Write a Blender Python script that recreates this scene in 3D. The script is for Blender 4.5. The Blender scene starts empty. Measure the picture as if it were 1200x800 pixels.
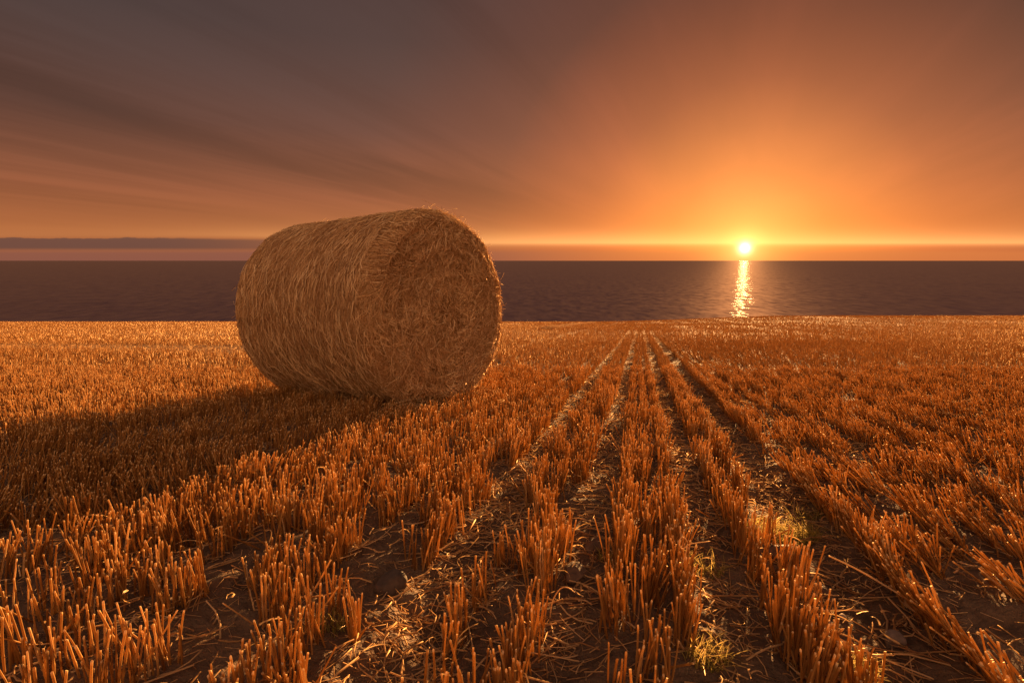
import bpy, math, random
import numpy as np

rng = np.random.default_rng(11)
random.seed(4)
SC = bpy.context.scene
COL = SC.collection
R = math.radians

# ------------------------------------------------------------------ constants
EXPO = 2.2
CAM_H = 0.684                 # eye height over the field
PITCH = 8.443                 # camera looks down by this much
SLOPE = 0.104                 # the field falls away towards the sea
LAMP_EL = 3.3
SUN_AZ, SUN_EL = 22.8, 1.15   # azimuth measured from +Y towards +X
EDGE = 80.0                   # where the field ends above the cliff
ROW_AZ = math.atan(0.234)     # drill direction
CA, SA = math.cos(ROW_AZ), math.sin(ROW_AZ)
SUNV = (math.sin(R(SUN_AZ)) * math.cos(R(SUN_EL)), math.cos(R(SUN_AZ)) * math.cos(R(SUN_EL)), math.sin(R(SUN_EL)))

# ------------------------------------------------------------------ numpy noise
def _hash(ix, iy, seed):
    h = (ix.astype(np.int64) * 374761393 + iy.astype(np.int64) * 668265263 + seed * 974634777) & 0x7fffffff
    h = ((h ^ (h >> 13)) * 1274126177) & 0x7fffffff
    h = (h ^ (h >> 16)) & 0xffff
    return h / 65535.0

def vnoise(x, y, seed=0):
    x = np.asarray(x, float); y = np.asarray(y, float)
    ix = np.floor(x); iy = np.floor(y)
    fx = x - ix; fy = y - iy
    fx = fx * fx * (3 - 2 * fx); fy = fy * fy * (3 - 2 * fy)
    a = _hash(ix, iy, seed); b = _hash(ix + 1, iy, seed)
    c = _hash(ix, iy + 1, seed); d = _hash(ix + 1, iy + 1, seed)
    return (a * (1 - fx) + b * fx) * (1 - fy) + (c * (1 - fx) + d * fx) * fy

def fbm(x, y, oct=4, seed=0):
    s = 0; a = .5; t = 0
    for o in range(oct):
        s = s + a * vnoise(x * 2 ** o + 17.3 * o, y * 2 ** o - 9.1 * o, seed + o); t += a; a *= .5
    return s / t

def sstep(a, b, x):
    t = np.clip((x - a) / (b - a), 0, 1)
    return t * t * (3 - 2 * t)

# ------------------------------------------------------------------ the lie of the land
def rut_centre(v):            # left rut wanders a little near the viewer
    return -0.455 + 0.03 * np.sin(np.asarray(v) * 1.7)

def ground_z(x, y, fine=True):
    x = np.asarray(x, float); y = np.asarray(y, float)
    z = -SLOPE * np.where(y > -8, y, -8 + (y + 8) * np.exp(-np.abs(y + 8) / 6))
    z = z + 0.85 * sstep(12, 42, x) * sstep(20, 75, y)
    z = z + 0.16 * (fbm(x / 14, y / 14, 2, 5) - .5) * sstep(8, 25, np.hypot(x, y))
    over = np.maximum(y - EDGE, 0)
    z = z - 0.02 * np.minimum(over, 12) ** 2 - np.maximum(over - 12, 0) * 0.8
    z = np.maximum(z, -70)
    if fine:
        u = x * CA - y * SA; v = x * SA + y * CA
        near = sstep(30, 12, np.hypot(x, y))
        z = z - near * 0.030 * np.exp(-((u - 0.53) / 0.10) ** 2) - near * 0.022 * np.exp(-((u - rut_centre(v)) / 0.09) ** 2)
        n2 = sstep(9, 4, np.hypot(x, y))
        z = z + n2 * (0.05 * (fbm(x * 5, y * 5, 3, 21) - .5) + 0.035 * (fbm(x * 19, y * 19, 3, 40) - .5))
    return z

# ------------------------------------------------------------------ mesh helpers
def make_mesh(name, co, faces_quads=None, faces_tris=None, smooth=True, attr=None):
    """co (N,3); quads (M,4); tris (K,3); attr: dict name -> (N,) float"""
    me = bpy.data.meshes.new(name)
    nq = 0 if faces_quads is None else len(faces_quads)
    nt = 0 if faces_tris is None else len(faces_tris)
    me.vertices.add(len(co)); me.vertices.foreach_set('co', np.ascontiguousarray(co, np.float32).ravel())
    idx = []
    if nq: idx.append(np.asarray(faces_quads, np.int32).ravel())
    if nt: idx.append(np.asarray(faces_tris, np.int32).ravel())
    idx = np.concatenate(idx)
    me.loops.add(len(idx)); me.loops.foreach_set('vertex_index', idx)
    me.polygons.add(nq + nt)
    ls = np.concatenate([np.arange(nq) * 4, nq * 4 + np.arange(nt) * 3]).astype(np.int32)
    me.polygons.foreach_set('loop_start', ls)
    me.update(calc_edges=True)
    sm = np.zeros(nq + nt, bool)
    if smooth: sm[:nq] = True
    if smooth == 'all': sm[:] = True
    me.polygons.foreach_set('use_smooth', sm)
    for k, v in (attr or {}).items():
        a = me.attributes.new(k, 'FLOAT', 'POINT'); a.data.foreach_set('value', np.asarray(v, np.float32))
    me.validate()
    return me

class Tubes:
    """collects many little tubes given as centre-line arrays"""
    def __init__(self): self.co = []; self.q = []; self.t = []; self.r = []; self.n = 0
    def add(self, P, rad, sides=4, cap=True, rnd=None, tilt=0.0, tip=0.0):
        """P (N,L,3) centre lines, rad (N,L)"""
        P = np.asarray(P, float); N, L, _ = P.shape
        if N == 0: return
        T = np.gradient(P, axis=1); T /= np.linalg.norm(T, axis=2, keepdims=True) + 1e-12
        ref = np.zeros_like(T); m = np.abs(T[..., 2]).mean(1) < .8
        ref[m, :, 2] = 1; ref[~m, :, 0] = 1
        A = np.cross(ref, T); A /= np.linalg.norm(A, axis=2, keepdims=True) + 1e-12
        B = np.cross(T, A)
        ph = rng.uniform(0, 6.28, N)[:, None] + np.arange(sides) * 2 * np.pi / sides
        c = np.cos(ph)[:, None, :, None]; s = np.sin(ph)[:, None, :, None]
        V = P[:, :, None, :] + rad[:, :, None, None] * (c * A[:, :, None, :] + s * B[:, :, None, :])
        if tilt:   # slanted cut at the top end
            k = rng.uniform(-tilt, tilt, (N, 1)) * rad[:, -1:]
            V[:, -1] += (T[:, -1][:, None, :] * (np.cos(ph) * k)[..., None])
        base = self.n + np.arange(N)[:, None, None] * (L * sides)
        l = np.arange(L - 1)[None, :, None] * sides; j = np.arange(sides)[None, None, :]; j2 = (j + 1) % sides
        Q = np.stack([base + l + j, base + l + j2, base + l + sides + j2, base + l + sides + j], -1).reshape(-1, 4)
        self.q.append(Q)
        if cap and sides >= 3:
            b = self.n + np.arange(N) * (L * sides) + (L - 1) * sides
            for k in range(1, sides - 1):
                self.t.append(np.stack([b, b + k, b + k + 1], -1))
        self.co.append(V.reshape(-1, 3))
        rnd = rng.uniform(0, 1, N) if rnd is None else rnd
        rr = np.repeat(np.repeat(rnd[:, None], L, 1)[:, :, None], sides, 2)
        if tip: rr[:, -1] = np.minimum(rr[:, -1] + tip, 1)       # paler cut end, with low sun on the tips painted in
        self.r.append(rr.ravel())
        self.n += N * L * sides
    def ribbon(self, P, width, rnd=None):
        """thin curled leaf ribbons with thickness of a leaf; P (N,L,3), width (N,L)"""
        N, L, _ = P.shape
        T = np.gradient(P, axis=1); T /= np.linalg.norm(T, axis=2, keepdims=True) + 1e-12
        ref = rng.normal(size=(N, 1, 3)); A = np.cross(np.repeat(ref, L, 1), T); A /= np.linalg.norm(A, axis=2, keepdims=True) + 1e-12
        V = np.stack([P - A * width[..., None], P + A * width[..., None]], 2)
        base = self.n + np.arange(N)[:, None] * (L * 2); l = np.arange(L - 1)[None] * 2
        Q = np.stack([base + l, base + l + 1, base + l + 3, base + l + 2], -1).reshape(-1, 4)
        self.q.append(Q); self.co.append(V.reshape(-1, 3))
        rnd = rng.uniform(0, 1, N) if rnd is None else rnd
        self.r.append(np.repeat(rnd, L * 2)); self.n += N * L * 2
    def mesh(self, name):
        return make_mesh(name, np.concatenate(self.co), np.concatenate(self.q) if self.q else None,
                         np.concatenate(self.t) if self.t else None, True, {'rnd': np.concatenate(self.r)})

def link(name, me, mat, parent=None, loc=None):
    o = bpy.data.objects.new(name, me); COL.objects.link(o)
    if mat is not None: me.materials.append(mat)
    if parent is not None: o.parent = parent
    if loc is not None: o.location = loc
    return o

def tag(o, label=None, cat=None, group=None, kind=None):
    if label: o['label'] = label
    if cat: o['category'] = cat
    if group: o['group'] = group
    if kind: o['kind'] = kind
    return o

# ------------------------------------------------------------------ node helpers
class NT:
    def __init__(self, tree): self.t = tree; self.n = tree.nodes; self.l = tree.links
    def set(self, sock, v):
        if isinstance(v, bpy.types.NodeSocket): self.l.new(v, sock)
        else:
            if hasattr(sock, 'default_value') and isinstance(v, tuple) and len(v) == 3 and sock.type == 'RGBA': v = (*v, 1)
            sock.default_value = v
    def m(self, op, a, b=0.0, c=0.0, clamp=False):
        n = self.n.new('ShaderNodeMath'); n.operation = op; n.use_clamp = clamp
        for i, v in enumerate((a, b, c)): self.set(n.inputs[i], v)
        return n.outputs[0]
    def vm(self, op, a, b=None, out=0):
        n = self.n.new('ShaderNodeVectorMath'); n.operation = op
        self.set(n.inputs[0], a)
        if b is not None: self.set(n.inputs[1], b)
        return n.outputs['Value'] if op in ('DOT_PRODUCT', 'LENGTH', 'DISTANCE') else n.outputs[0]
    def scale(self, v, s):
        n = self.n.new('ShaderNodeVectorMath'); n.operation = 'SCALE'; self.set(n.inputs[0], v); self.set(n.inputs[3], s); return n.outputs[0]
    def xyz(self, v):
        n = self.n.new('ShaderNodeSeparateXYZ'); self.set(n.inputs[0], v); return n.outputs
    def comb(self, x, y, z):
        n = self.n.new('ShaderNodeCombineXYZ')
        for i, v in enumerate((x, y, z)): self.set(n.inputs[i], v)
        return n.outputs[0]
    def ramp(self, fac, stops, interp='LINEAR'):
        n = self.n.new('ShaderNodeValToRGB'); r = n.color_ramp; r.interpolation = interp
        while len(r.elements) < len(stops): r.elements.new(.5)
        for e, (p, c) in zip(r.elements, stops):
            e.position = p; e.color = (c, c, c, 1) if isinstance(c, (int, float)) else (*c, 1)
        self.set(n.inputs[0], fac); return n.outputs[0]
    def maprange(self, v, a, b, c=0.0, d=1.0, smooth=False):
        n = self.n.new('ShaderNodeMapRange'); n.interpolation_type = 'SMOOTHSTEP' if smooth else 'LINEAR'
        for i, x in enumerate((v, a, b, c, d)): self.set(n.inputs[i], x)
        return n.outputs[0]
    def noise(self, vec, scale, detail=4, rough=.5, dist=0.0, dim='3D'):
        n = self.n.new('ShaderNodeTexNoise'); n.noise_dimensions = dim
        if vec is not None: self.set(n.inputs['Vector'], vec)
        n.inputs['Scale'].default_value = scale; n.inputs['Detail'].default_value = detail
        n.inputs['Roughness'].default_value = rough; n.inputs['Distortion'].default_value = dist
        return n.outputs['Fac']
    def mix(self, f, a, b, blend='MIX'):
        n = self.n.new('ShaderNodeMix'); n.data_type = 'RGBA'; n.blend_type = blend; n.clamp_factor = True
        self.set(n.inputs[0], f); self.set(n.inputs[6], a); self.set(n.inputs[7], b); return n.outputs[2]
    def attr(self, name):
        n = self.n.new('ShaderNodeAttribute'); n.attribute_name = name; return n.outputs['Fac']
    def bump(self, h, strength, dist):
        n = self.n.new('ShaderNodeBump'); n.inputs['Strength'].default_value = strength; n.inputs['Distance'].default_value = dist
        self.set(n.inputs['Height'], h); return n.outputs[0]

def new_mat(name):
    m = bpy.data.materials.new(name); m.use_nodes = True; m.node_tree.nodes.clear()
    n = NT(m.node_tree); out = n.n.new('ShaderNodeOutputMaterial')
    return m, n, out

def straw_mat(name, stops, transl=.4, gloss=.06, rough=.35, tint_noise=None):
    m, n, out = new_mat(name)
    col = n.ramp(n.attr('rnd'), stops)
    if tint_noise:
        geo = n.n.new('ShaderNodeNewGeometry').outputs['Position']
        f = n.noise(geo, tint_noise[0], 3)
        col = n.mix(n.maprange(f, .35, .65, 0, tint_noise[2], True), col, tint_noise[1])
    d = n.n.new('ShaderNodeBsdfDiffuse'); n.set(d.inputs[0], col)
    t = n.n.new('ShaderNodeBsdfTranslucent'); n.set(t.inputs[0], n.mix(.40, col, (.86, .54, .21)))
    g = n.n.new('ShaderNodeBsdfGlossy'); g.inputs['Roughness'].default_value = rough; n.set(g.inputs[0], (.9, .72, .48))
    mx = n.n.new('ShaderNodeMixShader'); mx.inputs[0].default_value = transl
    n.l.new(d.outputs[0], mx.inputs[1]); n.l.new(t.outputs[0], mx.inputs[2])
    fr = n.n.new('ShaderNodeLayerWeight'); fr.inputs[0].default_value = .35
    fac = n.m('MULTIPLY_ADD', fr.outputs['Fresnel'], .6, gloss * .3, True)
    fac = n.m('MULTIPLY', fac, gloss * 5)
    mg = n.n.new('ShaderNodeMixShader'); n.set(mg.inputs[0], fac)
    n.l.new(mx.outputs[0], mg.inputs[1]); n.l.new(g.outputs[0], mg.inputs[2]); n.l.new(mg.outputs[0], out.inputs[0])
    return m

STUBBLE = straw_mat('stubble_straw', [(0, (.12, .055, .020)), (.2, (.23, .101, .030)), (.45, (.33, .155, .044)), (.75, (.48, .26, .080)), (1, (.76, .54, .28))], .46, .055, .45)
LOOSE = straw_mat('loose_straw', [(0, (.34, .17, .07)), (.5, (.50, .30, .13)), (1, (.64, .43, .22))], .30, .05, .5)
BALE = straw_mat('bale_straw', [(0, (.12, .055, .022)), (.3, (.42, .22, .09)), (.7, (.70, .43, .20)), (1, (.86, .64, .37))], .18, .06, .4, (2.2, (.36, .17, .07), .35))
NET = straw_mat('net_wrap', [(0, (.46, .29, .16)), (1, (.52, .34, .2))], .1, .08, .3)
GRASS = straw_mat('grass_blades', [(0, (.09, .12, .02)), (.5, (.19, .22, .045)), (.85, (.34, .30, .08)), (1, (.50, .40, .14))], .6, .06, .4)

# stone
def stone_mat(name, a, b):
    m, n, out = new_mat(name)
    tc = n.n.new('ShaderNodeTexCoord').outputs['Object']
    f = n.noise(tc, 38, 6, .6); f2 = n.noise(tc, 160, 3)
    p = n.n.new('ShaderNodeBsdfPrincipled'); n.set(p.inputs['Base Color'], n.mix(n.maprange(f, .35, .65), a, b))
    p.inputs['Roughness'].default_value = .8
    n.set(p.inputs['Normal'], n.bump(n.m('ADD', f, n.m('MULTIPLY', f2, .4)), .6, .006)); n.l.new(p.outputs[0], out.inputs[0]); return m
STONE_GREY = stone_mat('grey_stone', (.12, .085, .066), (.22, .16, .125))
STONE_DARK = stone_mat('dark_stone', (.04, .026, .018), (.085, .055, .038))
STONE_PALE = stone_mat('pale_stone', (.28, .20, .15), (.42, .32, .24))
CLOD = stone_mat('dry_soil', (.075, .041, .024), (.13, .075, .043))

# ------------------------------------------------------------------ ground sheet
def field_mat():
    m, n, out = new_mat('field_soil')
    geo = n.n.new('ShaderNodeNewGeometry').outputs['Position']
    x = n.xyz(geo)
    a = n.noise(geo, 3.0, 5, .6); b = n.noise(geo, 26, 5, .62); c = n.noise(geo, 130, 3, .6)
    soil = n.mix(n.maprange(b, .3, .7), (.080, .048, .029), (.175, .108, .063))
    soil = n.mix(n.maprange(a, .45, .62, 0, .5, True), soil, (.20, .125, .07))
    # further off the ground is thatched with chaff and broken straw
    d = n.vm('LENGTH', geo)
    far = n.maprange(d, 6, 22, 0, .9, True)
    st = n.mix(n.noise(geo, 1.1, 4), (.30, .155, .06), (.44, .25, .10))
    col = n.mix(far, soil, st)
    # rough grass beyond the edge of the field, on the cliff
    col = n.mix(n.maprange(x[1], EDGE + 1, EDGE + 6, 0, 1, True), col, (.06, .055, .025))
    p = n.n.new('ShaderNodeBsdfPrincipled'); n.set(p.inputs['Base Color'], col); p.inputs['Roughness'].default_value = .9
    p.inputs['Specular IOR Level'].default_value = .25
    h = n.m('ADD', b, n.m('MULTIPLY', c, .35))
    n.set(p.inputs['Normal'], n.bump(h, .8, .03)); n.l.new(p.outputs[0], out.inputs[0])
    return m

ys = np.concatenate([[-900, -400, -150, -60, -25, -12, -6, -4, -3, -2.2], np.arange(-1.6, .4, .1), np.arange(.4, 3.2, .013), np.geomspace(3.2, EDGE, 220),
                     EDGE + np.array([.4, .8, 1.4, 2.2, 3.2, 4.5, 6, 8, 10, 12, 15, 20, 30, 50, 75, 95])])
ts = np.concatenate([[-40, -15, -7, -4, -2.5, -1.8, -1.4, -1.2], np.linspace(-1.08, 1.08, 440), [1.2, 1.4, 1.8, 2.5, 4, 7, 15, 40]])
W = np.where(ys > 0, ys * 1.02 + .55, .55 + np.abs(ys) * .9)
GX = ts[None, :] * W[:, None]; GY = np.repeat(ys[:, None], len(ts), 1)
GZ = ground_z(GX, GY)
nr, nc = GX.shape
i = np.arange(nr - 1)[:, None] * nc; j = np.arange(nc - 1)[None, :]
Q = np.stack([i + j, i + j + 1, i + nc + j + 1, i + nc + j], -1).reshape(-1, 4)
FIELD = field_mat()
g = link('ground', make_mesh('ground', np.stack([GX, GY, GZ], -1).reshape(-1, 3), Q), FIELD)
tag(g, kind='structure')

# ------------------------------------------------------------------ sea
def sea_mat():
    m, n, out = new_mat('sea_water')
    geo = n.n.new('ShaderNodeNewGeometry').outputs['Position']
    s = n.xyz(geo)
    def ncol(vec, detail, rough):
        q = n.n.new('ShaderNodeTexNoise'); n.set(q.inputs['Vector'], vec); q.inputs['Scale'].default_value = 1.0
        q.inputs['Detail'].default_value = detail; q.inputs['Roughness'].default_value = rough
        return n.vm('SUBTRACT', q.outputs['Color'], (.5, .5, .5))
    swell = ncol(n.comb(n.m('MULTIPLY', s[0], .012), n.m('MULTIPLY', s[1], .022), 0.0), 9, .72)     # long swell down to ripples
    chop = ncol(n.comb(n.m('MULTIPLY', s[0], .16), n.m('MULTIPLY', s[1], .055), 5.0), 5, .6)
    sl = n.vm('ADD', n.scale(swell, .10), n.scale(chop, .50))
    q = n.xyz(sl)
    nb = n.vm('NORMALIZE', n.comb(n.m('MULTIPLY', q[0], 1.5), q[1], 1.0))
    nb2 = n.vm('NORMALIZE', n.comb(n.m('MULTIPLY', q[0], .35), n.m('MULTIPLY', q[1], .35), 1.0))
    d = n.n.new('ShaderNodeBsdfDiffuse')
    patch = n.noise(n.comb(n.m('MULTIPLY', s[0], .12), n.m('MULTIPLY', s[1], .05), 3.0), 1.0, 6, .7)   # wind on the water
    n.set(d.inputs[0], n.mix(n.maprange(patch, .3, .7), (.017, .0145, .042), (.029, .024, .064)))
    g1 = n.n.new('ShaderNodeBsdfGlossy'); g1.inputs['Roughness'].default_value = .10; n.set(g1.inputs['Normal'], nb)
    g2 = n.n.new('ShaderNodeBsdfGlossy'); g2.inputs['Roughness'].default_value = .72; n.set(g2.inputs[0], (1.0, .74, .66)); n.set(g2.inputs['Normal'], nb2)
    m1 = n.n.new('ShaderNodeMixShader'); m1.inputs[0].default_value = .048
    n.l.new(d.outputs[0], m1.inputs[1]); n.l.new(g2.outputs[0], m1.inputs[2])
    mx = n.n.new('ShaderNodeMixShader'); mx.inputs[0].default_value = .00028
    n.l.new(m1.outputs[0], mx.inputs[1]); n.l.new(g1.outputs[0], mx.inputs[2]); n.l.new(mx.outputs[0], out.inputs[0])
    return m
SEA_Z = -42.0
xs = np.array([-60000, -20000, -6000, -2000, -600, 0, 600, 2000, 6000, 20000, 60000.])
yy = np.array([-60000, -10000, -1000, 60, 300, 800, 2000, 6000, 20000, 60000.])
SX, SY = np.meshgrid(xs, yy); nr, nc = SX.shape
i = np.arange(nr - 1)[:, None] * nc; j = np.arange(nc - 1)[None, :]
Q = np.stack([i + j, i + j + 1, i + nc + j + 1, i + nc + j], -1).reshape(-1, 4)
w = link('water', make_mesh('water', np.stack([SX, SY, SX * 0 + SEA_Z], -1).reshape(-1, 3), Q), sea_mat()); tag(w, kind='structure')

# ------------------------------------------------------------------ stones, clods, tufts: where they lie
STONES = [  # x, y, size (w, d, h), material, seed, name, label, category, sink
    (-.305, 1.27, (.085, .07, .070), STONE_DARK, 3, 'stone', 'dark angular stone on bare soil in the left wheel rut', 'stone', .25),
    (.815, 1.06, (.050, .044, .044), STONE_GREY, 5, 'stone', 'rounded smooth grey stone at the edge of the right wheel rut', 'stone', .25),
    (.245, 1.50, (.085, .055, .040), CLOD, 8, 'soil_clod', 'brown clod with a sunlit pale top in the gap between two middle stubble rows', 'clod', .3),
    (.160, 1.305, (.085, .060, .040), CLOD, 13, 'soil_clod', 'low brown clod nearer the camera in the gap left of the middle stubble row', 'clod', .35),
    (.760, 1.42, (.115, .070, .045), CLOD, 17, 'soil_clod', 'wide dark clod in the right rut just below the bright grass patch', 'clod', .3),
    (.790, 1.27, (.10, .045, .030), CLOD, 23, 'soil_clod', 'flat clod with a sunlit edge in the middle of the right rut', 'clod', .3),
    (.715, 1.145, (.034, .026, .020), STONE_PALE, 31, 'stone', 'small pale stone lying on dark soil beside the right stubble row', 'stone', .25),
    (.765, 1.155, (.022, .018, .014), STONE_PALE, 37, 'stone', 'tiny pale pebble right of the small pale stone', 'pebble', .25),
    (.640, .975, (.040, .034, .030), STONE_GREY, 41, 'stone', 'grey stone behind the nearest stubble clump at the bottom of the right rut', 'stone', .25),
]
TUFTS = [  # x, y, radius along/across, blades, height, label, name
    (.835, 1.62, .14, .060, 1100, .046, 'bright yellow green grass patch in the right rut', 'grass_patch'),
    (1.02, 1.79, .060, .035, 90, .055, 'small green grass tuft among leaning stubble right of the bright grass patch', 'grass_tuft'),
    (.51, 1.37, .06, .05, 130, .045, 'dull green grass tuft shaded behind the stubble row left of the right rut', 'grass_tuft'),
    (.385, .975, .045, .03, 140, .045, 'sunlit grass tuft beside the nearest middle stubble clump', 'grass_tuft'),
    (.665, .955, .05, .03, 120, .040, 'sparse grass tuft at the bottom edge of the right rut', 'grass_tuft'),
    (-.405, 1.10, .05, .03, 90, .045, 'dull grass tuft by the nearest stubble clump of the left rut', 'grass_tuft'),
    (.27, 1.40, .035, .03, 70, .040, 'small grass tuft at the foot of the middle stubble row by the pale topped clod', 'grass_tuft'),
]

# ------------------------------------------------------------------ stubble
BC = np.array([-1.158, 4.523]); BYAW = -.971; BL = 1.615; BR = .75; BRD = .125
ROWS = np.sort(np.concatenate([[-.555, -.36, -.28, -.205, -.035, .045, .12, .315, .40], .665 + .135 * np.arange(0, 900), -.655 - .128 * np.arange(0, 900)]))

def in_bale(x, y, m=0.0):
    ax = np.array([math.sin(BYAW), math.cos(BYAW)])
    a = (x - BC[0]) * ax[0] + (y - BC[1]) * ax[1]; b = (x - BC[0]) * ax[1] - (y - BC[1]) * ax[0]
    return (np.abs(a) < BL / 2 - .02 + m) & (np.abs(b) < .36 + m)

def sample_zone(d0, d1, dens, wmul=1.06):
    A = wmul * (d1 * d1 - d0 * d0); N = int(A * dens)
    y = np.sqrt(rng.uniform(d0 * d0, d1 * d1, N)); x = y * rng.uniform(-wmul, wmul, N)
    return x, y

def place(d0, d1, dens, snap=True):
    x, y = sample_zone(d0, d1, dens)
    x = x + np.where(d0 < 2, rng.uniform(-.35, .35, len(x)), 0)
    u = x * CA - y * SA; v = x * SA + y * CA
    k = np.clip(np.searchsorted(ROWS, u), 1, len(ROWS) - 1)
    k = np.where(np.abs(ROWS[k - 1] - u) < np.abs(ROWS[k] - u), k - 1, k)
    near = rng.uniform(0, 1, len(x)) > sstep(13, 38, np.hypot(x, y))
    spread = np.where((u > .6) | (u < -1.5), .019, .016)
    wob = .03 * (vnoise(v * .8, k * 3.7, 2) - .5)
    un = ROWS[k] + wob + rng.normal(0, 1, len(u)) * spread
    u = np.where(near & snap, un, u)
    # headland on the left is drilled the other way: bare lines run across
    head = (u < -5.5 - .10 * v) & (v > 7)
    # clumps along a row
    cl = vnoise(v * 8 + 13 * k, k * 5.1, 9) * .7 + vnoise(v * 2.2, k * 2.3, 19) * .3
    keep = cl > np.where((u > -.55) & (u < .62), .375, .35)
    keep |= ~near
    # thinner in long lines further out
    lines = vnoise(u * 1.6, v * .04, 33)
    keep &= near | (rng.uniform(0, 1, len(u)) < .35 + 1.1 * lines)
    hl = .6 * vnoise(u * .02, v * .30, 35) + .4 * vnoise(u * .03, v * .95, 36)
    keep &= ~head | (rng.uniform(0, 1, len(u)) < np.clip((hl - .34) * 5, .04, 1))
    rc = rut_centre(v)
    lw = .055 + .015 * sstep(2.0, 1.2, v); rw = .062 + .05 * sstep(4.5, 2.0, v)
    fill = rng.uniform(0, 1, len(u)) < .97 * sstep(7, 28, v)
    keep &= fill | ~(np.abs(u - rc) < lw + .02 * (vnoise(v * 5, 0 * v, 51) - .5)) & (fill | ~(np.abs(u - .53) < rw + .05 * (vnoise(v * 4, 0 * v, 52) - .5)))
    keep &= fill | (~((np.abs(u + .12) < .036)) & ~(np.abs(u - .215) < .04))
    # a second, fainter pair of ruts off to the left
    keep &= ~((np.abs(u + 2.62) < .09) & (rng.uniform(0, 1, len(u)) < .75))
    x = u * CA + v * SA; y = -u * SA + v * CA
    for s in STONES: keep &= np.hypot(x - s[0], y - s[1]) > s[2][0] * .75
    for (ox, oy, orad) in ((-.27, 1.15, .085), (-.25, 1.05, .06), (.74, .97, .075), (.225, 1.40, .055), (.148, 1.20, .05), (.70, 1.05, .05)): keep &= np.hypot(x - ox, y - oy) > orad   # trodden spots
    for t in TUFTS: keep &= np.hypot((x - t[0]), (y - t[1])) > t[2] * .75
    keep &= ((x + .27) / .19) ** 2 + ((y - 1.26) / .13) ** 2 > 1
    t_ = y - 1.62; keep &= ~((np.abs(x - .835 - .42 * t_) < .15) & (t_ > 0) & (t_ < 1.1) & (rng.uniform(0, 1, len(x)) < .72))
    keep &= ~in_bale(x, y, .06) & (y < EDGE + 1.5) & (y > .52)
    return x[keep], y[keep], u[keep], v[keep], k[keep]

def stems(T, d0, d1, dens, sides, rad, lv, h0=.085, h1=.140):
    x, y, u, v, k = place(d0, d1, dens); N = len(x)
    z = ground_z(x, y) - .006
    h = rng.uniform(h0, h1, N) * (.82 + .36 * vnoise(v * 3, k * 1.7, 71))
    low = rng.uniform(0, 1, N) < .10; h[low] *= rng.uniform(.3, .8, low.sum())
    lean = rng.normal(0, .095, (N, 2))
    # clumps lean together
    lean[:, 0] += .16 * (vnoise(v * 7 + 3, k * 3.3, 81) - .5); lean[:, 1] += .16 * (vnoise(v * 7, k * 3.3 + 9, 82) - .5)
    rt = sstep(.58, .72, u) * (1 - .75 * sstep(1.6, 3.4, u)) * sstep(22, 6, v)       # pressed over beside the right rut
    lean[:, 0] += -rt * (.10 + 1.05 * vnoise(v * 4.3, k * 2.9, 83) + rng.normal(0, .20, N)); lean[:, 1] += rt * (.5 * (vnoise(v * 3, k * 1.7, 84) - .4) + rng.normal(0, .12, N))
    lt = sstep(-1.25, -1.6, u) * sstep(-3.6, -2.4, u) * sstep(14, 5, v)
    lean[:, 0] += lt * (-.25 + 1.0 * vnoise(v * 4.1, k * 2.3, 85) + rng.normal(0, .22, N)); lean[:, 1] += lt * .3 * (vnoise(v * 2.3, k * 1.1, 86) - .5)
    wild = rng.uniform(0, 1, N) < .06; lean[wild] += rng.normal(0, .5, (wild.sum(), 2))
    nrm = np.sqrt(1 + (lean ** 2).sum(1)); D = np.stack([lean[:, 0], lean[:, 1], np.ones(N)], 1) / nrm[:, None]
    f = np.array(lv)[None, :, None]
    bend = rng.normal(0, .012, (N, 1, 2))
    P = np.stack([x, y, z], 1)[:, None, :] + D[:, None, :] * (h[:, None, None] * f)
    P[:, :, :2] += bend * (f ** 2) * (4 * h[:, None, None])
    r = rad * rng.uniform(.72, 1.2, N)[:, None] * np.linspace(1.08, .95, len(lv))[None, :]
    if len(lv) >= 6: r[:, 2] *= 1.28
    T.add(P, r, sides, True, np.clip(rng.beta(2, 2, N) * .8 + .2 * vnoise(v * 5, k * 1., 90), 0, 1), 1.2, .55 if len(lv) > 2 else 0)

T = Tubes()
stems(T, .5, 2.6, 2250, 7, .0020, (0, .3, .42, .46, .75, .94, 1.0))
stems(T, 2.6, 6.5, 1550, 5, .0020, (0, .5, .92, 1))
stems(T, 6.5, 15, 420, 4, .0030, (0, 1))
stems(T, 15, 36, 105, 3, .0050, (0, 1))
stems(T, 36, 82, 38, 3, .010, (0, 1))
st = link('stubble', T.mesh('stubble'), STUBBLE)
tag(st, 'cut orange straw stubble standing in rows across the field', 'stubble', kind='stuff')

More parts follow.
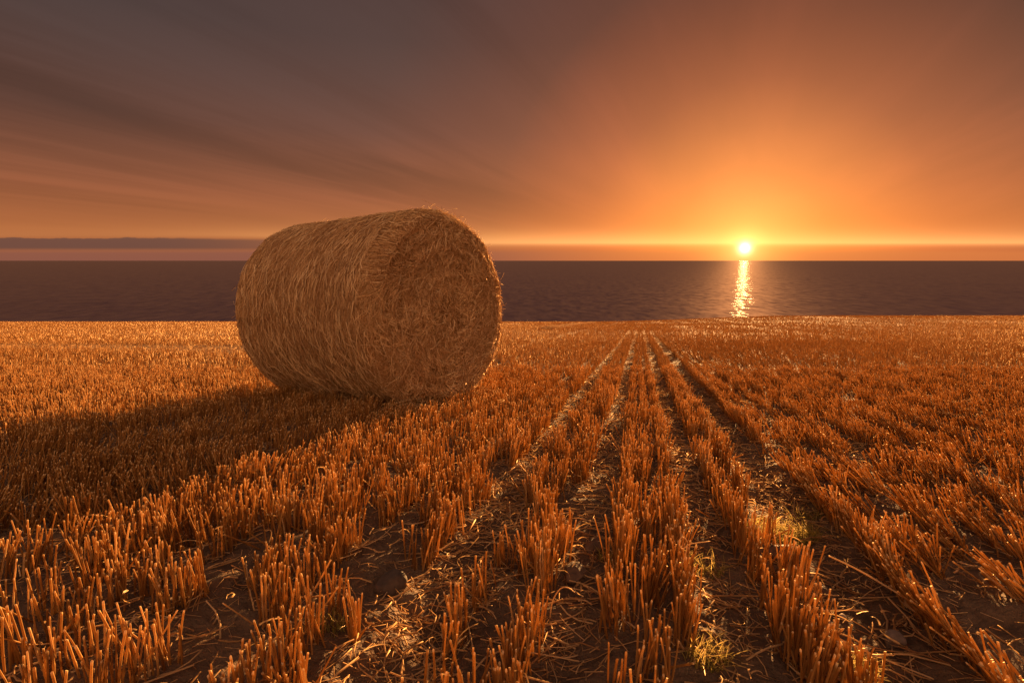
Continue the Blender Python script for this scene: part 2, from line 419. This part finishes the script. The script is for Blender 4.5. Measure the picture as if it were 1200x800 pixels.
# ------------------------------------------------------------------ loose straw on the soil
def litter(T, d0, d1, dens, rad, sides, lmax, L=3):
    x, y = sample_zone(d0, d1, dens)
    x = x + (rng.uniform(-.35, .35, len(x)) if d0 < 2 else 0)
    u = x * CA - y * SA; v = x * SA + y * CA
    p = .30 + .25 * fbm(u * 1.5, v * .9, 2, 3)
    ex = np.exp(-((u - .53) / .13) ** 2) * .45 + np.exp(-((u - rut_centre(v)) / .11) ** 2) + np.exp(-((u + .12) / .06) ** 2) * .6 + np.exp(-((u - .215) / .06) ** 2) * .8
    ex = ex * (.35 + 1.1 * fbm(u * 6, v * 2.2, 2, 8))
    k = rng.uniform(0, 1, len(x)) < np.clip(p * .55 + ex, 0, 1)
    k &= ~in_bale(x, y, 0) & (y > .5) & (y < EDGE)
    x, y, u, v = x[k], y[k], u[k], v[k]; N = len(x)
    ln = rng.uniform(.03, lmax, N) * rng.uniform(.4, 1, N)
    az = rng.uniform(0, 6.28, N); pit = rng.normal(.04, .13, N)
    D = np.stack([np.cos(az) * np.cos(pit), np.sin(az) * np.cos(pit), np.sin(pit)], 1)
    s = np.linspace(-.5, .5, L)[None, :, None]
    P = np.stack([x, y, ground_z(x, y) + rng.uniform(.001, .02, N)], 1)[:, None] + D[:, None] * (ln[:, None, None] * s)
    P[:, :, 2] -= .5 * SLOPE * 0
    q = np.stack([-D[:, 1], D[:, 0], D[:, 2] * 0], 1) * rng.normal(0, .12, (N, 1))
    P += q[:, None] * (1 - 4 * s ** 2) * ln[:, None, None]
    gz = ground_z(P[..., 0], P[..., 1]) + rad * .8
    P[..., 2] = np.maximum(P[..., 2], gz)
    T.add(P, rad * rng.uniform(.5, 1.15, (N, 1)) * np.ones((1, L)), sides, True)

T = Tubes()
litter(T, .5, 2.6, 1050, .0019, 4, .20, 4)
litter(T, .5, 2.2, 3000, .0011, 3, .055, 2)
litter(T, 2.2, 5, 1000, .0014, 3, .07, 2)
litter(T, 2.6, 7, 1000, .0022, 3, .22)
litter(T, 7, 22, 260, .0038, 3, .30)
# a pale swath left lying far out towards the sea
N = 5000; t = rng.uniform(0, 1, N); x = 1.7 + 7.8 * t + rng.normal(0, .28, N); y = 27 + 38 * t
az = rng.uniform(0, 6.28, N); ln = rng.uniform(.15, .45, N); s = np.linspace(-.5, .5, 2)[None, :, None]
D = np.stack([np.cos(az), np.sin(az), 0 * az], 1)
P = np.stack([x, y, ground_z(x, y) + rng.uniform(.03, .17, N)], 1)[:, None] + D[:, None] * ln[:, None, None] * s
T.add(P, rng.uniform(.006, .011, (N, 1)) * np.ones((1, 2)), 3, False, rng.uniform(.6, 1, N))
# straw shed round the foot of the bale
N = 1500; ax2 = np.array([-math.sin(BYAW), -math.cos(BYAW)]); px2 = np.array([ax2[1], -ax2[0]])
side = rng.integers(0, 3, N); e1 = rng.uniform(-1, 1, N); e2 = np.abs(rng.normal(0, .14, N))
aa_ = np.where(side == 0, BL / 2 - .02 + e2, e1 * BL / 2); bb_ = np.where(side == 0, e1 * .5, np.where(side == 1, .38 + e2, -.38 - e2))
x = BC[0] + ax2[0] * aa_ + px2[0] * bb_; y = BC[1] + ax2[1] * aa_ + px2[1] * bb_
az = rng.uniform(0, 6.28, N); pit = rng.normal(.1, .35, N); ln = rng.uniform(.06, .26, N); s = np.linspace(-.5, .5, 5)[None, :, None]
D = np.stack([np.cos(az) * np.cos(pit), np.sin(az) * np.cos(pit), np.sin(pit)], 1)
P = np.stack([x, y, ground_z(x, y) + np.abs(rng.normal(0, .07, N)) * np.exp(-e2 * 5)], 1)[:, None] + D[:, None] * ln[:, None, None] * s
P[..., 2] -= (rng.uniform(0, .5, (N, 1)) * ln[:, None]) * (2 * s[..., 0]) ** 2 * .5
P[..., 2] = np.maximum(P[..., 2], ground_z(P[..., 0], P[..., 1]) + .003)
T.add(P, rng.uniform(.0012, .0024, (N, 1)) * np.ones((1, 5)), 3, True)
# shredded, curled leaves
x, y = sample_zone(.5, 4.5, 150); N = len(x); Lr = 6
az = rng.uniform(0, 6.28, N); cur = rng.normal(0, 2.2, N); ln = rng.uniform(.03, .10, N); up = rng.uniform(.0, 1.1, N)
P = np.zeros((N, Lr, 3)); P[:, 0] = np.stack([x, y, ground_z(x, y) + rng.uniform(.003, .05, N)], 1)
for q in range(1, Lr):
    a = az + cur * q / Lr; e = up - 2.2 * q / Lr * up
    P[:, q] = P[:, q - 1] + np.stack([np.cos(a) * np.cos(e), np.sin(a) * np.cos(e), np.sin(e)], 1) * (ln / Lr)[:, None]
P[..., 2] = np.maximum(P[..., 2], ground_z(P[..., 0], P[..., 1]) + .002)
T.ribbon(P, np.linspace(1, .35, Lr)[None] * rng.uniform(.0010, .0026, (N, 1)))
ls = link('loose_straw', T.mesh('loose_straw'), LOOSE)
tag(ls, 'broken pale straw and curled leaves scattered on the soil', 'loose straw', kind='stuff')

# ------------------------------------------------------------------ round straw bale
def bale():
    cz = float(ground_z(BC[0], BC[1], False))
    root = bpy.data.objects.new('straw_bale', None); COL.objects.link(root)
    root.location = (BC[0], BC[1], cz); root.empty_display_size = .3
    tag(root, 'large round straw bale standing alone in the stubble field', 'straw bale')
    ax = np.array([math.sin(BYAW), math.cos(BYAW), 0.0]); ax[2] = -SLOPE * ax[1]; ax /= np.linalg.norm(ax)
    ax = -ax                                       # +a points to the end the camera sees
    uu = np.cross([0, 0, 1], ax); uu /= np.linalg.norm(uu); ww = np.cross(ax, uu)
    def surf(a, phi, off=0.0):                     # point on the roll
        r = BR * np.ones_like(a)
        r = r + .022 * (fbm(a * 2.1 + 5, np.cos(phi) * 1.3 + np.sin(phi) * .9, 3, 60) - .5) + .022 * (vnoise(a * 6.0, phi * .6, 61) - .5) + .014 * (vnoise(a * 19.0, phi * 1.3, 63) - .5) + .012 * (fbm(a * 9 + 3, phi * 5, 2, 65) - .5)
        e = np.clip((np.abs(a) - (BL / 2 - BRD)) / BRD, 0, 1); r = r - BRD * (1 - np.sqrt(np.maximum(1 - e * e, 0)))
        r = r + off
        c = np.cos(phi); s = np.sin(phi)
        zz = s * r; zz = np.where(zz < -BR * .955, -BR * .955 + (zz + BR * .955) * .25, zz)
        return a[..., None] * ax + (c * r)[..., None] * uu + zz[..., None] * ww + np.array([0, 0, BR - .012])
    def face(rr, phi, off, sg):                    # point on an end face
        bul = .035 * (1 - (rr / BR) ** 2) + .009 * np.sin(rr * 62 + phi + 5 * fbm(np.cos(phi) * rr * 2 + 9, np.sin(phi) * rr * 2, 2, 67)) * np.clip(rr / .1, 0, 1) + .085 * (fbm(np.cos(phi) * rr * 3.2 + 7, np.sin(phi) * rr * 3.2, 3, 66) - .5) * np.clip((BR - rr) / .12, 0, 1)
        a = sg * (BL / 2 - .004 + bul + off) 
        zz = np.sin(phi) * rr; zz = np.where(zz < -BR * .955, -BR * .955 + (zz + BR * .955) * .25, zz)
        return a[..., None] * ax + (np.cos(phi) * rr)[..., None] * uu + zz[..., None] * ww + np.array([0, 0, BR - .012])
    # ---- curved side: core skin
    aa = np.linspace(-BL / 2, BL / 2, 120); pp = np.linspace(0, 2 * np.pi, 260, endpoint=False)
    A, Ph = np.meshgrid(aa, pp, indexing='ij')
    V = surf(A, Ph, .010 * (vnoise(A * 60, Ph * 22, 62) - .5)).reshape(-1, 3)
    n1, n2 = A.shape; i = np.arange(n1 - 1)[:, None] * n2; j = np.arange(n2)[None, :]; j2 = (j + 1) % n2
    T = Tubes(); T.co.append(V); T.q.append(np.stack([i + j, i + j2, i + n2 + j2, i + n2 + j], -1).reshape(-1, 4)); T.r.append(.02 + .2 * vnoise(A * 14, Ph * 18, 64).ravel()); T.n = len(V)
    # ---- wound straw lying round the roll
    N = 36000; L = 5
    a = rng.uniform(-BL / 2 + .02, BL / 2 - .01, N); ph = rng.uniform(0, 2 * np.pi, N)
    dirn = rng.normal(0, .24, N); cross = rng.uniform(0, 1, N) < .22; dirn[cross] = rng.uniform(-1.5, 1.5, cross.sum())
    ln = rng.uniform(.05, .22, N); s = np.linspace(-.5, .5, L)[None]
    da = np.sin(dirn)[:, None] * ln[:, None] * s; dp = np.cos(dirn)[:, None] * ln[:, None] * s / BR
    off = rng.uniform(-.002, .008, N)[:, None] + rng.uniform(0, .012, N)[:, None] * (2 * s) ** 2 * (rng.uniform(0, 1, N) < .35)[:, None]
    P = surf(np.clip(a[:, None] + da, -BL / 2, BL / 2), ph[:, None] + dp, off)
    T.add(P, rng.uniform(.0008, .0017, (N, 1)) * np.ones((1, L)), 3, False, rng.beta(2, 1.8, N))
    # ---- flyaway ends that catch the sun on the outline
    N = 1300; L = 4
    a = rng.uniform(-BL / 2 + .02, BL / 2, N); ph = rng.uniform(0, 2 * np.pi, N); ln = rng.uniform(.02, .085, N) * rng.uniform(.4, 1, N)
    s = np.linspace(0, 1, L)[None]; da = rng.normal(0, .5, (N, 1)) * ln[:, None] * s; dp = rng.choice([-1, 1], (N, 1)) * ln[:, None] * s / BR
    lift = rng.uniform(.05, .75, N)[:, None] ** 1.6 * ln[:, None] * s
    T.add(surf(np.clip(a[:, None] + da, -BL / 2, BL / 2), ph[:, None] + dp, .004 + lift), rng.uniform(.0007, .0014, (N, 1)) * np.ones((1, L)), 3, False, rng.uniform(.4, 1, N))
    N = 2600; L = 5
    a = rng.uniform(-BL / 2 + .02, BL / 2 - .01, N); ph = rng.uniform(0, 2 * np.pi, N); dirn = rng.normal(0, .4, N); ln = rng.uniform(.05, .2, N); s = np.linspace(-.5, .5, L)[None]
    P = surf(np.clip(a[:, None] + np.sin(dirn)[:, None] * ln[:, None] * s, -BL / 2, BL / 2), ph[:, None] + np.cos(dirn)[:, None] * ln[:, None] * s / BR, rng.uniform(.006, .013, (N, 1)) + rng.uniform(-.01, .02, (N, 1)) * s)
    T.add(P, rng.uniform(.0018, .0028, (N, 1)) * np.ones((1, L)), 4, True, rng.uniform(.75, 1, N))
    body = link('rolled_side', T.mesh('rolled_side'), BALE, root)
    # ---- ends
    for sg, cnt in ((1, 16000), (-1, 3000)):
        rr = np.linspace(0.0, BR - BRD * .93, 60); A, Ph = np.meshgrid(rr, np.linspace(0, 2 * np.pi, 160, endpoint=False), indexing='ij')
        A[0] = 1e-4
        V = face(A, Ph, .012 * (vnoise(A * 50, Ph * 14, 68) - .5) * (A > .01), sg).reshape(-1, 3); n1, n2 = A.shape
        # roll over into the shoulder
        edge = face(np.full(n2, BR - BRD * .80), np.linspace(0, 2 * np.pi, n2, endpoint=False), -.006, sg); V[-n2:] = V[-n2:] * .4 + edge * .6
        i = np.arange(n1 - 1)[:, None] * n2; j = np.arange(n2)[None, :]; j2 = (j + 1) % n2
        T = Tubes(); T.co.append(V); T.q.append(np.stack([i + j, i + n2 + j, i + n2 + j2, i + j2], -1).reshape(-1, 4)); T.r.append(.0 + .2 * vnoise(np.cos(Ph) * A * 16, np.sin(Ph) * A * 16, 69).ravel()); T.n = len(V)
        N = cnt; L = 6
        rr = (BR - .03) * np.sqrt(rng.uniform(0, 1, N)); ph = rng.uniform(0, 2 * np.pi, N)
        px, pz = rr * np.cos(ph), rr * np.sin(ph)
        sw = 2.6 * (fbm(px * 2.6 + 3, pz * 2.6, 2, 70) - .5)         # combed tresses
        d = ph + np.pi / 2 + sw * 1.6 + rng.normal(0, .55, N); wild = rng.uniform(0, 1, N) < .22; d[wild] = rng.uniform(0, 6.28, wild.sum())
        ln = rng.uniform(.05, .24, N); bend = rng.normal(0, .9, N); s = np.linspace(-.5, .5, L)[None]
        dd = d[:, None] + bend[:, None] * s
        qx = px[:, None] + np.cumsum(np.cos(dd), 1) * ln[:, None] / L; qz = pz[:, None] + np.cumsum(np.sin(dd), 1) * ln[:, None] / L
        r2 = np.hypot(qx, qz); p2 = np.arctan2(qz, qx)
        lift = rng.uniform(-.006, .022, N)[:, None] + rng.uniform(0, .028, N)[:, None] * (2 * s) ** 2 * (rng.uniform(0, 1, N) < .4)[:, None]
        rim = BR - BRD                                                # follow the rounded shoulder
        t = np.clip((r2 - rim) / BRD, 0, 1); drop = BRD * (1 - np.sqrt(np.maximum(1 - t * t, 0)))
        P = face(np.minimum(r2, BR + .01), p2, lift - drop, sg)
        T.add(P, rng.uniform(.0010, .0024, (N, 1)) * np.ones((1, L)), 3, False, rng.beta(2, 1.8, N))
        N = cnt // 14                                                  # thicker bright straws on top
        rr = (BR - .05) * np.sqrt(rng.uniform(0, 1, N)); ph = rng.uniform(0, 2 * np.pi, N); px, pz = rr * np.cos(ph), rr * np.sin(ph)
        d = ph + np.pi / 2 + 2.6 * (fbm(px * 2.6 + 3, pz * 2.6, 2, 70) - .5) * 1.6 + rng.normal(0, .7, N)
        ln = rng.uniform(.06, .26, N); s = np.linspace(-.5, .5, L)[None]; dd = d[:, None] + rng.normal(0, .8, (N, 1)) * s
        qx = px[:, None] + np.cumsum(np.cos(dd), 1) * ln[:, None] / L; qz = pz[:, None] + np.cumsum(np.sin(dd), 1) * ln[:, None] / L
        r2 = np.hypot(qx, qz); p2 = np.arctan2(qz, qx); t = np.clip((r2 - rim) / BRD, 0, 1); drop = BRD * (1 - np.sqrt(np.maximum(1 - t * t, 0)))
        P = face(np.minimum(r2, BR + .01), p2, rng.uniform(.012, .024, (N, 1)) + rng.uniform(-.01, .035, (N, 1)) * s - drop, sg)
        T.add(P, rng.uniform(.0020, .0031, (N, 1)) * np.ones((1, L)), 4, True, rng.uniform(.7, 1, N))
        N = cnt // 12; L = 4                                           # ends sticking out all round the rim
        ph = rng.uniform(0, 2 * np.pi, N); ln = rng.uniform(.03, .12, N) * rng.uniform(.3, 1, N); s = np.linspace(0, 1, L)[None]
        r0 = BR - rng.uniform(.0, .10, N); t = np.clip((r0 - rim) / BRD, 0, 1); dr0 = BRD * (1 - np.sqrt(np.maximum(1 - t * t, 0)))
        w = rng.uniform(.05, .75, N)[:, None]; P = face(r0[:, None] + w * ln[:, None] * s, ph[:, None] + rng.normal(0, .8, (N, 1)) * ln[:, None] * s / BR, -dr0[:, None] + rng.uniform(-.1, .7, (N, 1)) * ln[:, None] * s, sg)
        T.add(P, rng.uniform(.0007, .0014, (N, 1)) * np.ones((1, L)), 3, True, rng.uniform(.4, 1, N))
        link('end_face', T.mesh('end_face'), BALE, root)
    # ---- net wrap: fine threads round the side
    T = Tubes(); M = 62; L = 200
    a0 = np.linspace(-BL / 2 + .06, BL / 2 - .10, M) + rng.normal(0, .005, M); s = np.linspace(0, 2 * np.pi, L)[None]
    A = a0[:, None] + .006 * np.sin(s * 3 + rng.uniform(0, 6, (M, 1))) + .004 * np.sin(s * 11 + rng.uniform(0, 6, (M, 1)))
    P = surf(A, np.repeat(s, M, 0), .006 + .003 * np.sin(s * 17 + rng.uniform(0, 6, (M, 1))))
    P[:, -1] = P[:, 0]
    T.add(P, np.full((M, L), .0013), 3, False)
    link('net_wrap', T.mesh('net_wrap'), NET, root)
    return root
bale()

# ------------------------------------------------------------------ stones
def stone_mesh(name, size, seed):
    import bmesh
    bm = bmesh.new(); bmesh.ops.create_icosphere(bm, subdivisions=4, radius=1.0)
    co = np.array([v.co[:] for v in bm.verts]); rs = np.random.default_rng(seed)
    for _ in range(7):                                       # knocked-off facets
        n = rs.normal(size=3); n /= np.linalg.norm(n); d = rs.uniform(.62, .9); k = co @ n - d
        co -= np.maximum(k, 0)[:, None] * n * .9
    co *= (1 + .14 * (fbm(co[:, 0] * 2 + seed, co[:, 1] * 2 + co[:, 2], 3, seed) - .5))[:, None]
    if name == 'soil_clod': co *= (1 + .32 * (fbm(co[:, 0] * 4 + seed, co[:, 1] * 4 + co[:, 2] * 3, 4, seed + 3) - .5))[:, None]
    co *= np.array(size) / 2
    for v, c in zip(bm.verts, co): v.co = c
    me = bpy.data.meshes.new(name); bm.to_mesh(me); bm.free()
    for p in me.polygons: p.use_smooth = True
    return me
for (x, y, size, mat, seed, name, label, cat, sink) in STONES:
    o = link(name, stone_mesh(name, size, seed), mat, None, (x, y, float(ground_z(x, y)) + size[2] * (.5 - sink)))
    o.rotation_euler.z = seed * 1.3
    tag(o, label, cat, 'stones lying in the wheel ruts' if name == 'stone' else 'soil clods in the bare strips')

# ------------------------------------------------------------------ grass
for (x, y, ra, rb, cnt, hh, label, name) in TUFTS:
    T = Tubes(); N = cnt; L = 5
    t = rng.uniform(0, 6.28, N); q = np.sqrt(rng.uniform(0, 1, N)); px = q * np.cos(t) * ra; py = q * np.sin(t) * rb
    gz = ground_z(x + px, y + py) - float(ground_z(x, y))
    h = hh * rng.uniform(.45, 1.35, N); az = rng.uniform(0, 6.28, N); dr = rng.uniform(.15, 1.2, N); s = np.linspace(0, 1, L)[None]
    P = np.stack([px[:, None] + np.cos(az)[:, None] * (h * dr)[:, None] * s ** 1.7, py[:, None] + np.sin(az)[:, None] * (h * dr)[:, None] * s ** 1.7,
                  gz[:, None] + h[:, None] * (s - .35 * dr[:, None] * s ** 2)], -1)
    T.ribbon(P, np.linspace(1, .15, L)[None] * rng.uniform(.0007, .0015, (N, 1)))
    o = link(name, T.mesh(name), GRASS, None, (x, y, float(ground_z(x, y))))
    tag(o, label, 'grass', 'grass tufts growing in the ruts')

# ------------------------------------------------------------------ single straws that stand out
def straw(name, label, pts, rad, n=24, cat='straw'):
    p = np.array(pts, float); o0 = p[0].copy()
    gz = float(ground_z(o0[0], o0[1])); o0[2] = gz
    tt = np.linspace(0, len(p) - 1, n); P = np.zeros((n, 3))
    for a, t in enumerate(tt):                                # Catmull-Rom through the points
        i = min(int(t), len(p) - 2); f = t - i; A, B, C_, D = p[max(i - 1, 0)], p[i], p[i + 1], p[min(i + 2, len(p) - 1)]
        P[a] = .5 * (2 * B + (C_ - A) * f + (2 * A - 5 * B + 4 * C_ - D) * f * f + (3 * B - A - 3 * C_ + D) * f ** 3)
    P[:, 2] += gz; P -= o0
    T = Tubes(); T.add(P[None], np.linspace(1, .7, n)[None] * rad, 6, True, np.array([.85]))
    return tag(link(name, T.mesh(name), LOOSE, None, tuple(o0)), label, cat)
straw('curled_straw', 'curled straw ending in a hook above the stubble beside the right rut', [(.86, 2.30, .0), (.862, 2.30, .14), (.866, 2.30, .21), (.855, 2.30, .232), (.835, 2.30, .225), (.832, 2.30, .20)], .0022)
straw('looped_straw', 'thin straw twisted into a loop among the middle stubble', [(.388, 1.18, .08), (.40, 1.18, .11), (.405, 1.18, .15), (.393, 1.18, .165), (.385, 1.18, .15), (.395, 1.18, .135), (.41, 1.175, .15), (.45, 1.16, .165)], .0014)
straw('arched_straw', 'bent straw arching over the soil left of the nearest middle clump', [(.085, 1.12, .0), (.09, 1.11, .05), (.105, 1.10, .085), (.12, 1.09, .095), (.135, 1.08, .09)], .0016)
straw('fallen_straw', 'long thick straw fallen across the right rut from the leaning stubble', [(.93, 1.11, .03), (.885, 1.17, .05), (.84, 1.23, .065), (.80, 1.285, .07)], .0026)
straw('fallen_straw', 'pale straight straw lying in front of the rounded grey stone', [(.62, 1.12, .03), (.70, 1.02, .02), (.80, .93, .018)], .0022)
straw('fallen_straw', 'short bright straw leaning out of the stubble at the left side of the right rut', [(.375, 1.14, .03), (.40, 1.16, .06), (.43, 1.19, .085)], .0026)

# ------------------------------------------------------------------ sky
world = bpy.data.worlds.new('World'); SC.world = world; world.use_nodes = True
wt = world.node_tree; wt.nodes.clear(); n = NT(wt)
out = n.n.new('ShaderNodeOutputWorld'); bg = n.n.new('ShaderNodeBackground'); n.l.new(bg.outputs[0], out.inputs[0])
D = n.vm('NORMALIZE', n.n.new('ShaderNodeTexCoord').outputs['Generated'])
d = n.xyz(D)
el = n.m('MULTIPLY', n.m('ARCSINE', n.m('MAXIMUM', n.m('MINIMUM', d[2], 1.0), -1.0)), 57.2958)
cosg = n.vm('DOT_PRODUCT', D, SUNV)
ga = n.m('MULTIPLY', n.m('ARCCOSINE', n.m('MINIMUM', n.m('MAXIMUM', cosg, -1.0), 1.0)), 57.2958)
# horizontal bearing off the sun
hl = n.m('MAXIMUM', n.m('SQRT', n.m('ADD', n.m('MULTIPLY', d[0], d[0]), n.m('MULTIPLY', d[1], d[1]))), 1e-4)
sx, sy = math.sin(R(SUN_AZ)), math.cos(R(SUN_AZ))
cosb = n.m('DIVIDE', n.m('ADD', n.m('MULTIPLY', d[0], sx), n.m('MULTIPLY', d[1], sy)), hl)
sinb = n.m('DIVIDE', n.m('SUBTRACT', n.m('MULTIPLY', d[0], sy), n.m('MULTIPLY', d[1], sx)), hl)   # + is right of the sun
E = lambda deg: max(0.0, min(1.0, (deg / 90.0) ** .5))          # ramp position for an elevation
elp = n.m('POWER', n.m('DIVIDE', n.m('MAXIMUM', el, 0.0), 90.0), .5, clamp=True)
base = n.ramp(elp, [(0, (.34, .105, .048)), (E(2.5), (.44, .138, .046)), (E(6), (.275, .084, .036)), (E(12), (.115, .045, .029)),
                    (E(20), (.043, .0235, .0195)), (E(32), (.027, .0175, .0175)), (E(60), (.060, .056, .066)), (1, (.060, .060, .075))])
back = n.ramp(elp, [(0, (1.2, .64, .33)), (E(10), (1.4, .74, .39)), (E(30), (1.15, .62, .36)), (E(60), (.25, .18, .17)), (1, (.060, .060, .075))])  # unseen sky behind the camera, brightened as added fill light for the bale
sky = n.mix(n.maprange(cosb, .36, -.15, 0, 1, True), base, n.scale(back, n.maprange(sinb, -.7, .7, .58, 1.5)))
# orange glow that spreads from the sun through the thin cloud
gl = n.ramp(n.m('DIVIDE', ga, 60.0, clamp=True), [(0, (.75, .32, .07)), (2.5 / 60, (.60, .175, .022)), (7 / 60, (.52, .095, .003)), (15 / 60, (.25, .034, .001)), (25 / 60, (.070, .010, .001)), (38 / 60, (.022, .004, .001)), (1, (0, 0, 0))])
sky = n.mix(1.0, sky, gl, 'ADD')
# long cloud streaks lying along the sun's bearing (a flat layer, so they fan out from it)
zz = n.m('ADD', n.m('MAXIMUM', d[2], 0.0), .045)
cu = n.m('DIVIDE', n.m('MULTIPLY', hl, sinb), zz); cv = n.m('DIVIDE', n.m('MULTIPLY', hl, cosb), zz)
p1 = n.comb(n.m('MULTIPLY', cu, 1.05), n.m('MULTIPLY', cv, .13), 0.0)
p2 = n.comb(n.m('MULTIPLY', cu, .55), n.m('MULTIPLY', cv, .12), 4.7)
s1 = n.noise(p1, 1.0, 8, .60, .6); s2 = n.noise(p2, 1.0, 3, .5, .2)
st_ = n.m('ADD', n.m('MULTIPLY', s1, .6), n.m('MULTIPLY', s2, .55))
stw = n.maprange(st_, .40, .76, .74, 1.34, True)
fade = n.m('MULTIPLY', n.maprange(el, 1.5, 9, 0, 1, True), n.maprange(ga, 8, 38, .35, 1.0, True))
mul = n.m('ADD', n.m('MULTIPLY', n.m('SUBTRACT', stw, 1.0), fade), 1.0)
sky = n.mix(1.0, sky, n.comb(mul, mul, mul), 'MULTIPLY')
# greyer veils on the streaks well away from the sun
veil = n.m('MULTIPLY', n.maprange(st_, .50, .76, 0, .40, True), n.m('MULTIPLY', n.maprange(el, 8, 18, 0, 1, True), n.maprange(ga, 20, 42, 0, 1, True)))
sky = n.mix(veil, sky, (.10, .062, .056))
el2 = n.m('MULTIPLY', n.m('DIVIDE', d[2], n.m('MAXIMUM', d[1], .05)), 57.2958)
# clear strip above the bank of low cloud
line_c = n.m('ADD', 1.80, n.maprange(sinb, -.45, -.80, 0, .78, True))
dl = n.m('SUBTRACT', el2, line_c)
strip = n.m('POWER', 2.7183, n.m('MULTIPLY', -1.0, n.m('POWER', n.m('DIVIDE', n.m('ABSOLUTE', dl), n.maprange(dl, -.05, .05, .28, .95)), 1.4)))
strip = n.m('MULTIPLY', strip, n.maprange(ga, 8, 62, 1.0, .10, True))
strip = n.m('MULTIPLY', strip, n.maprange(cosb, 0, .3, 0, 1))
sky = n.mix(1.0, sky, n.scale((.62, .32, .10), strip), 'ADD')
# the bank itself: a low grey-mauve layer with a lumpy top, thickest on the left
lump = n.noise(n.comb(n.m('MULTIPLY', sinb, 9.0), 0.0, 0.0), 1.0, 4, .55)
lump2 = n.noise(n.comb(n.m('MULTIPLY', sinb, 60.0), 0.0, 2.0), 1.0, 3, .6)
ragged = n.maprange(sinb, -.76, -.86, 0, 1, True)
top = n.m('ADD', n.maprange(sinb, -.40, -.78, 1.65, 2.30, True), n.m('MULTIPLY', n.m('SUBTRACT', lump, .5), .50))
top = n.m('ADD', top, n.m('MULTIPLY', n.m('MULTIPLY', n.m('SUBTRACT', lump2, .5), .60), ragged))
bt = n.m('MULTIPLY', n.maprange(n.m('SUBTRACT', top, el2), -.03, n.maprange(sinb, -.86, -.70, .10, .40), 0, 1, True), n.maprange(el2, .85, 1.35, 0, 1, True))
bt = n.m('MULTIPLY', bt, n.maprange(sinb, -.55, -.84, 0, .85, True))
bt = n.m('MULTIPLY', bt, n.maprange(cosb, -.1, .2, 0, 1))
sky = n.mix(bt, sky, (.13, .064, .052))
# warmer, duller air right on the horizon
hz = n.m('MULTIPLY', n.maprange(el2, 1.25, .65, 0, .75, True), n.maprange(ga, 1.5, 6, 0, 1, True))
hzc = n.mix(n.maprange(sinb, -.1, -.6, 0, 1, True), (.66, .19, .055), (.25, .092, .064))
hz = n.m('MULTIPLY', hz, n.maprange(cosb, -.1, .2, 0, 1))
sky = n.mix(hz, sky, hzc)
# aureole and the sun
au = n.m('ADD', n.m('MULTIPLY', n.m('POWER', 2.7183, n.m('MULTIPLY', ga, -.8)), .85), n.m('MULTIPLY', n.m('POWER', 2.7183, n.m('MULTIPLY', ga, -.25)), .30))
sky = n.mix(1.0, sky, n.scale((1.0, .43, .09), au), 'ADD')
disc = n.m('MULTIPLY', n.m('POWER', 2.7183, n.m('MULTIPLY', -1.0, n.m('POWER', n.m('DIVIDE', ga, .25), 1.1))), 8.0)
sky = n.mix(1.0, sky, n.scale((1.0, .86, .58), disc), 'ADD')
# a real clear-air sky shines thinly through the cloud
nis = n.n.new('ShaderNodeTexSky'); nis.sky_type = 'NISHITA'; nis.sun_disc = False
nis.sun_elevation = R(LAMP_EL); nis.sun_rotation = R(SUN_AZ); nis.dust_density = 3.0
sky = n.mix(1.0, sky, n.scale(nis.outputs[0], .008), 'ADD')
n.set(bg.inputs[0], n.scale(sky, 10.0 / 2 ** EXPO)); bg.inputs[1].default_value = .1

# ------------------------------------------------------------------ sun
sun = bpy.data.lights.new('sun', 'SUN'); sun.energy = 5.0; sun.angle = R(.6); sun.color = (1.0, .50, .17)
so = bpy.data.objects.new('sun', sun); COL.objects.link(so)
so.rotation_euler = (R(90 - LAMP_EL), 0, R(180 - SUN_AZ))
so.location = (8, 18, 6)

# ------------------------------------------------------------------ camera
cam = bpy.data.cameras.new('camera'); cam.sensor_width = 36; cam.lens = 640 / 1200 * 36
cam.clip_start = .02; cam.clip_end = 120000
co = bpy.data.objects.new('camera', cam); COL.objects.link(co)
co.location = (0, 0, CAM_H); co.rotation_euler = (R(90 - PITCH), 0, 0)
SC.camera = co

vs = SC.view_settings; vs.view_transform = 'Standard'; vs.look = 'None'; vs.exposure = EXPO; vs.gamma = 1; vs.use_curve_mapping = False
SC.render.resolution_x = 1024; SC.render.resolution_y = 682
SC.cycles.max_bounces = 8; SC.cycles.transparent_max_bounces = 8
SC.cycles.sample_clamp_indirect = 4.0
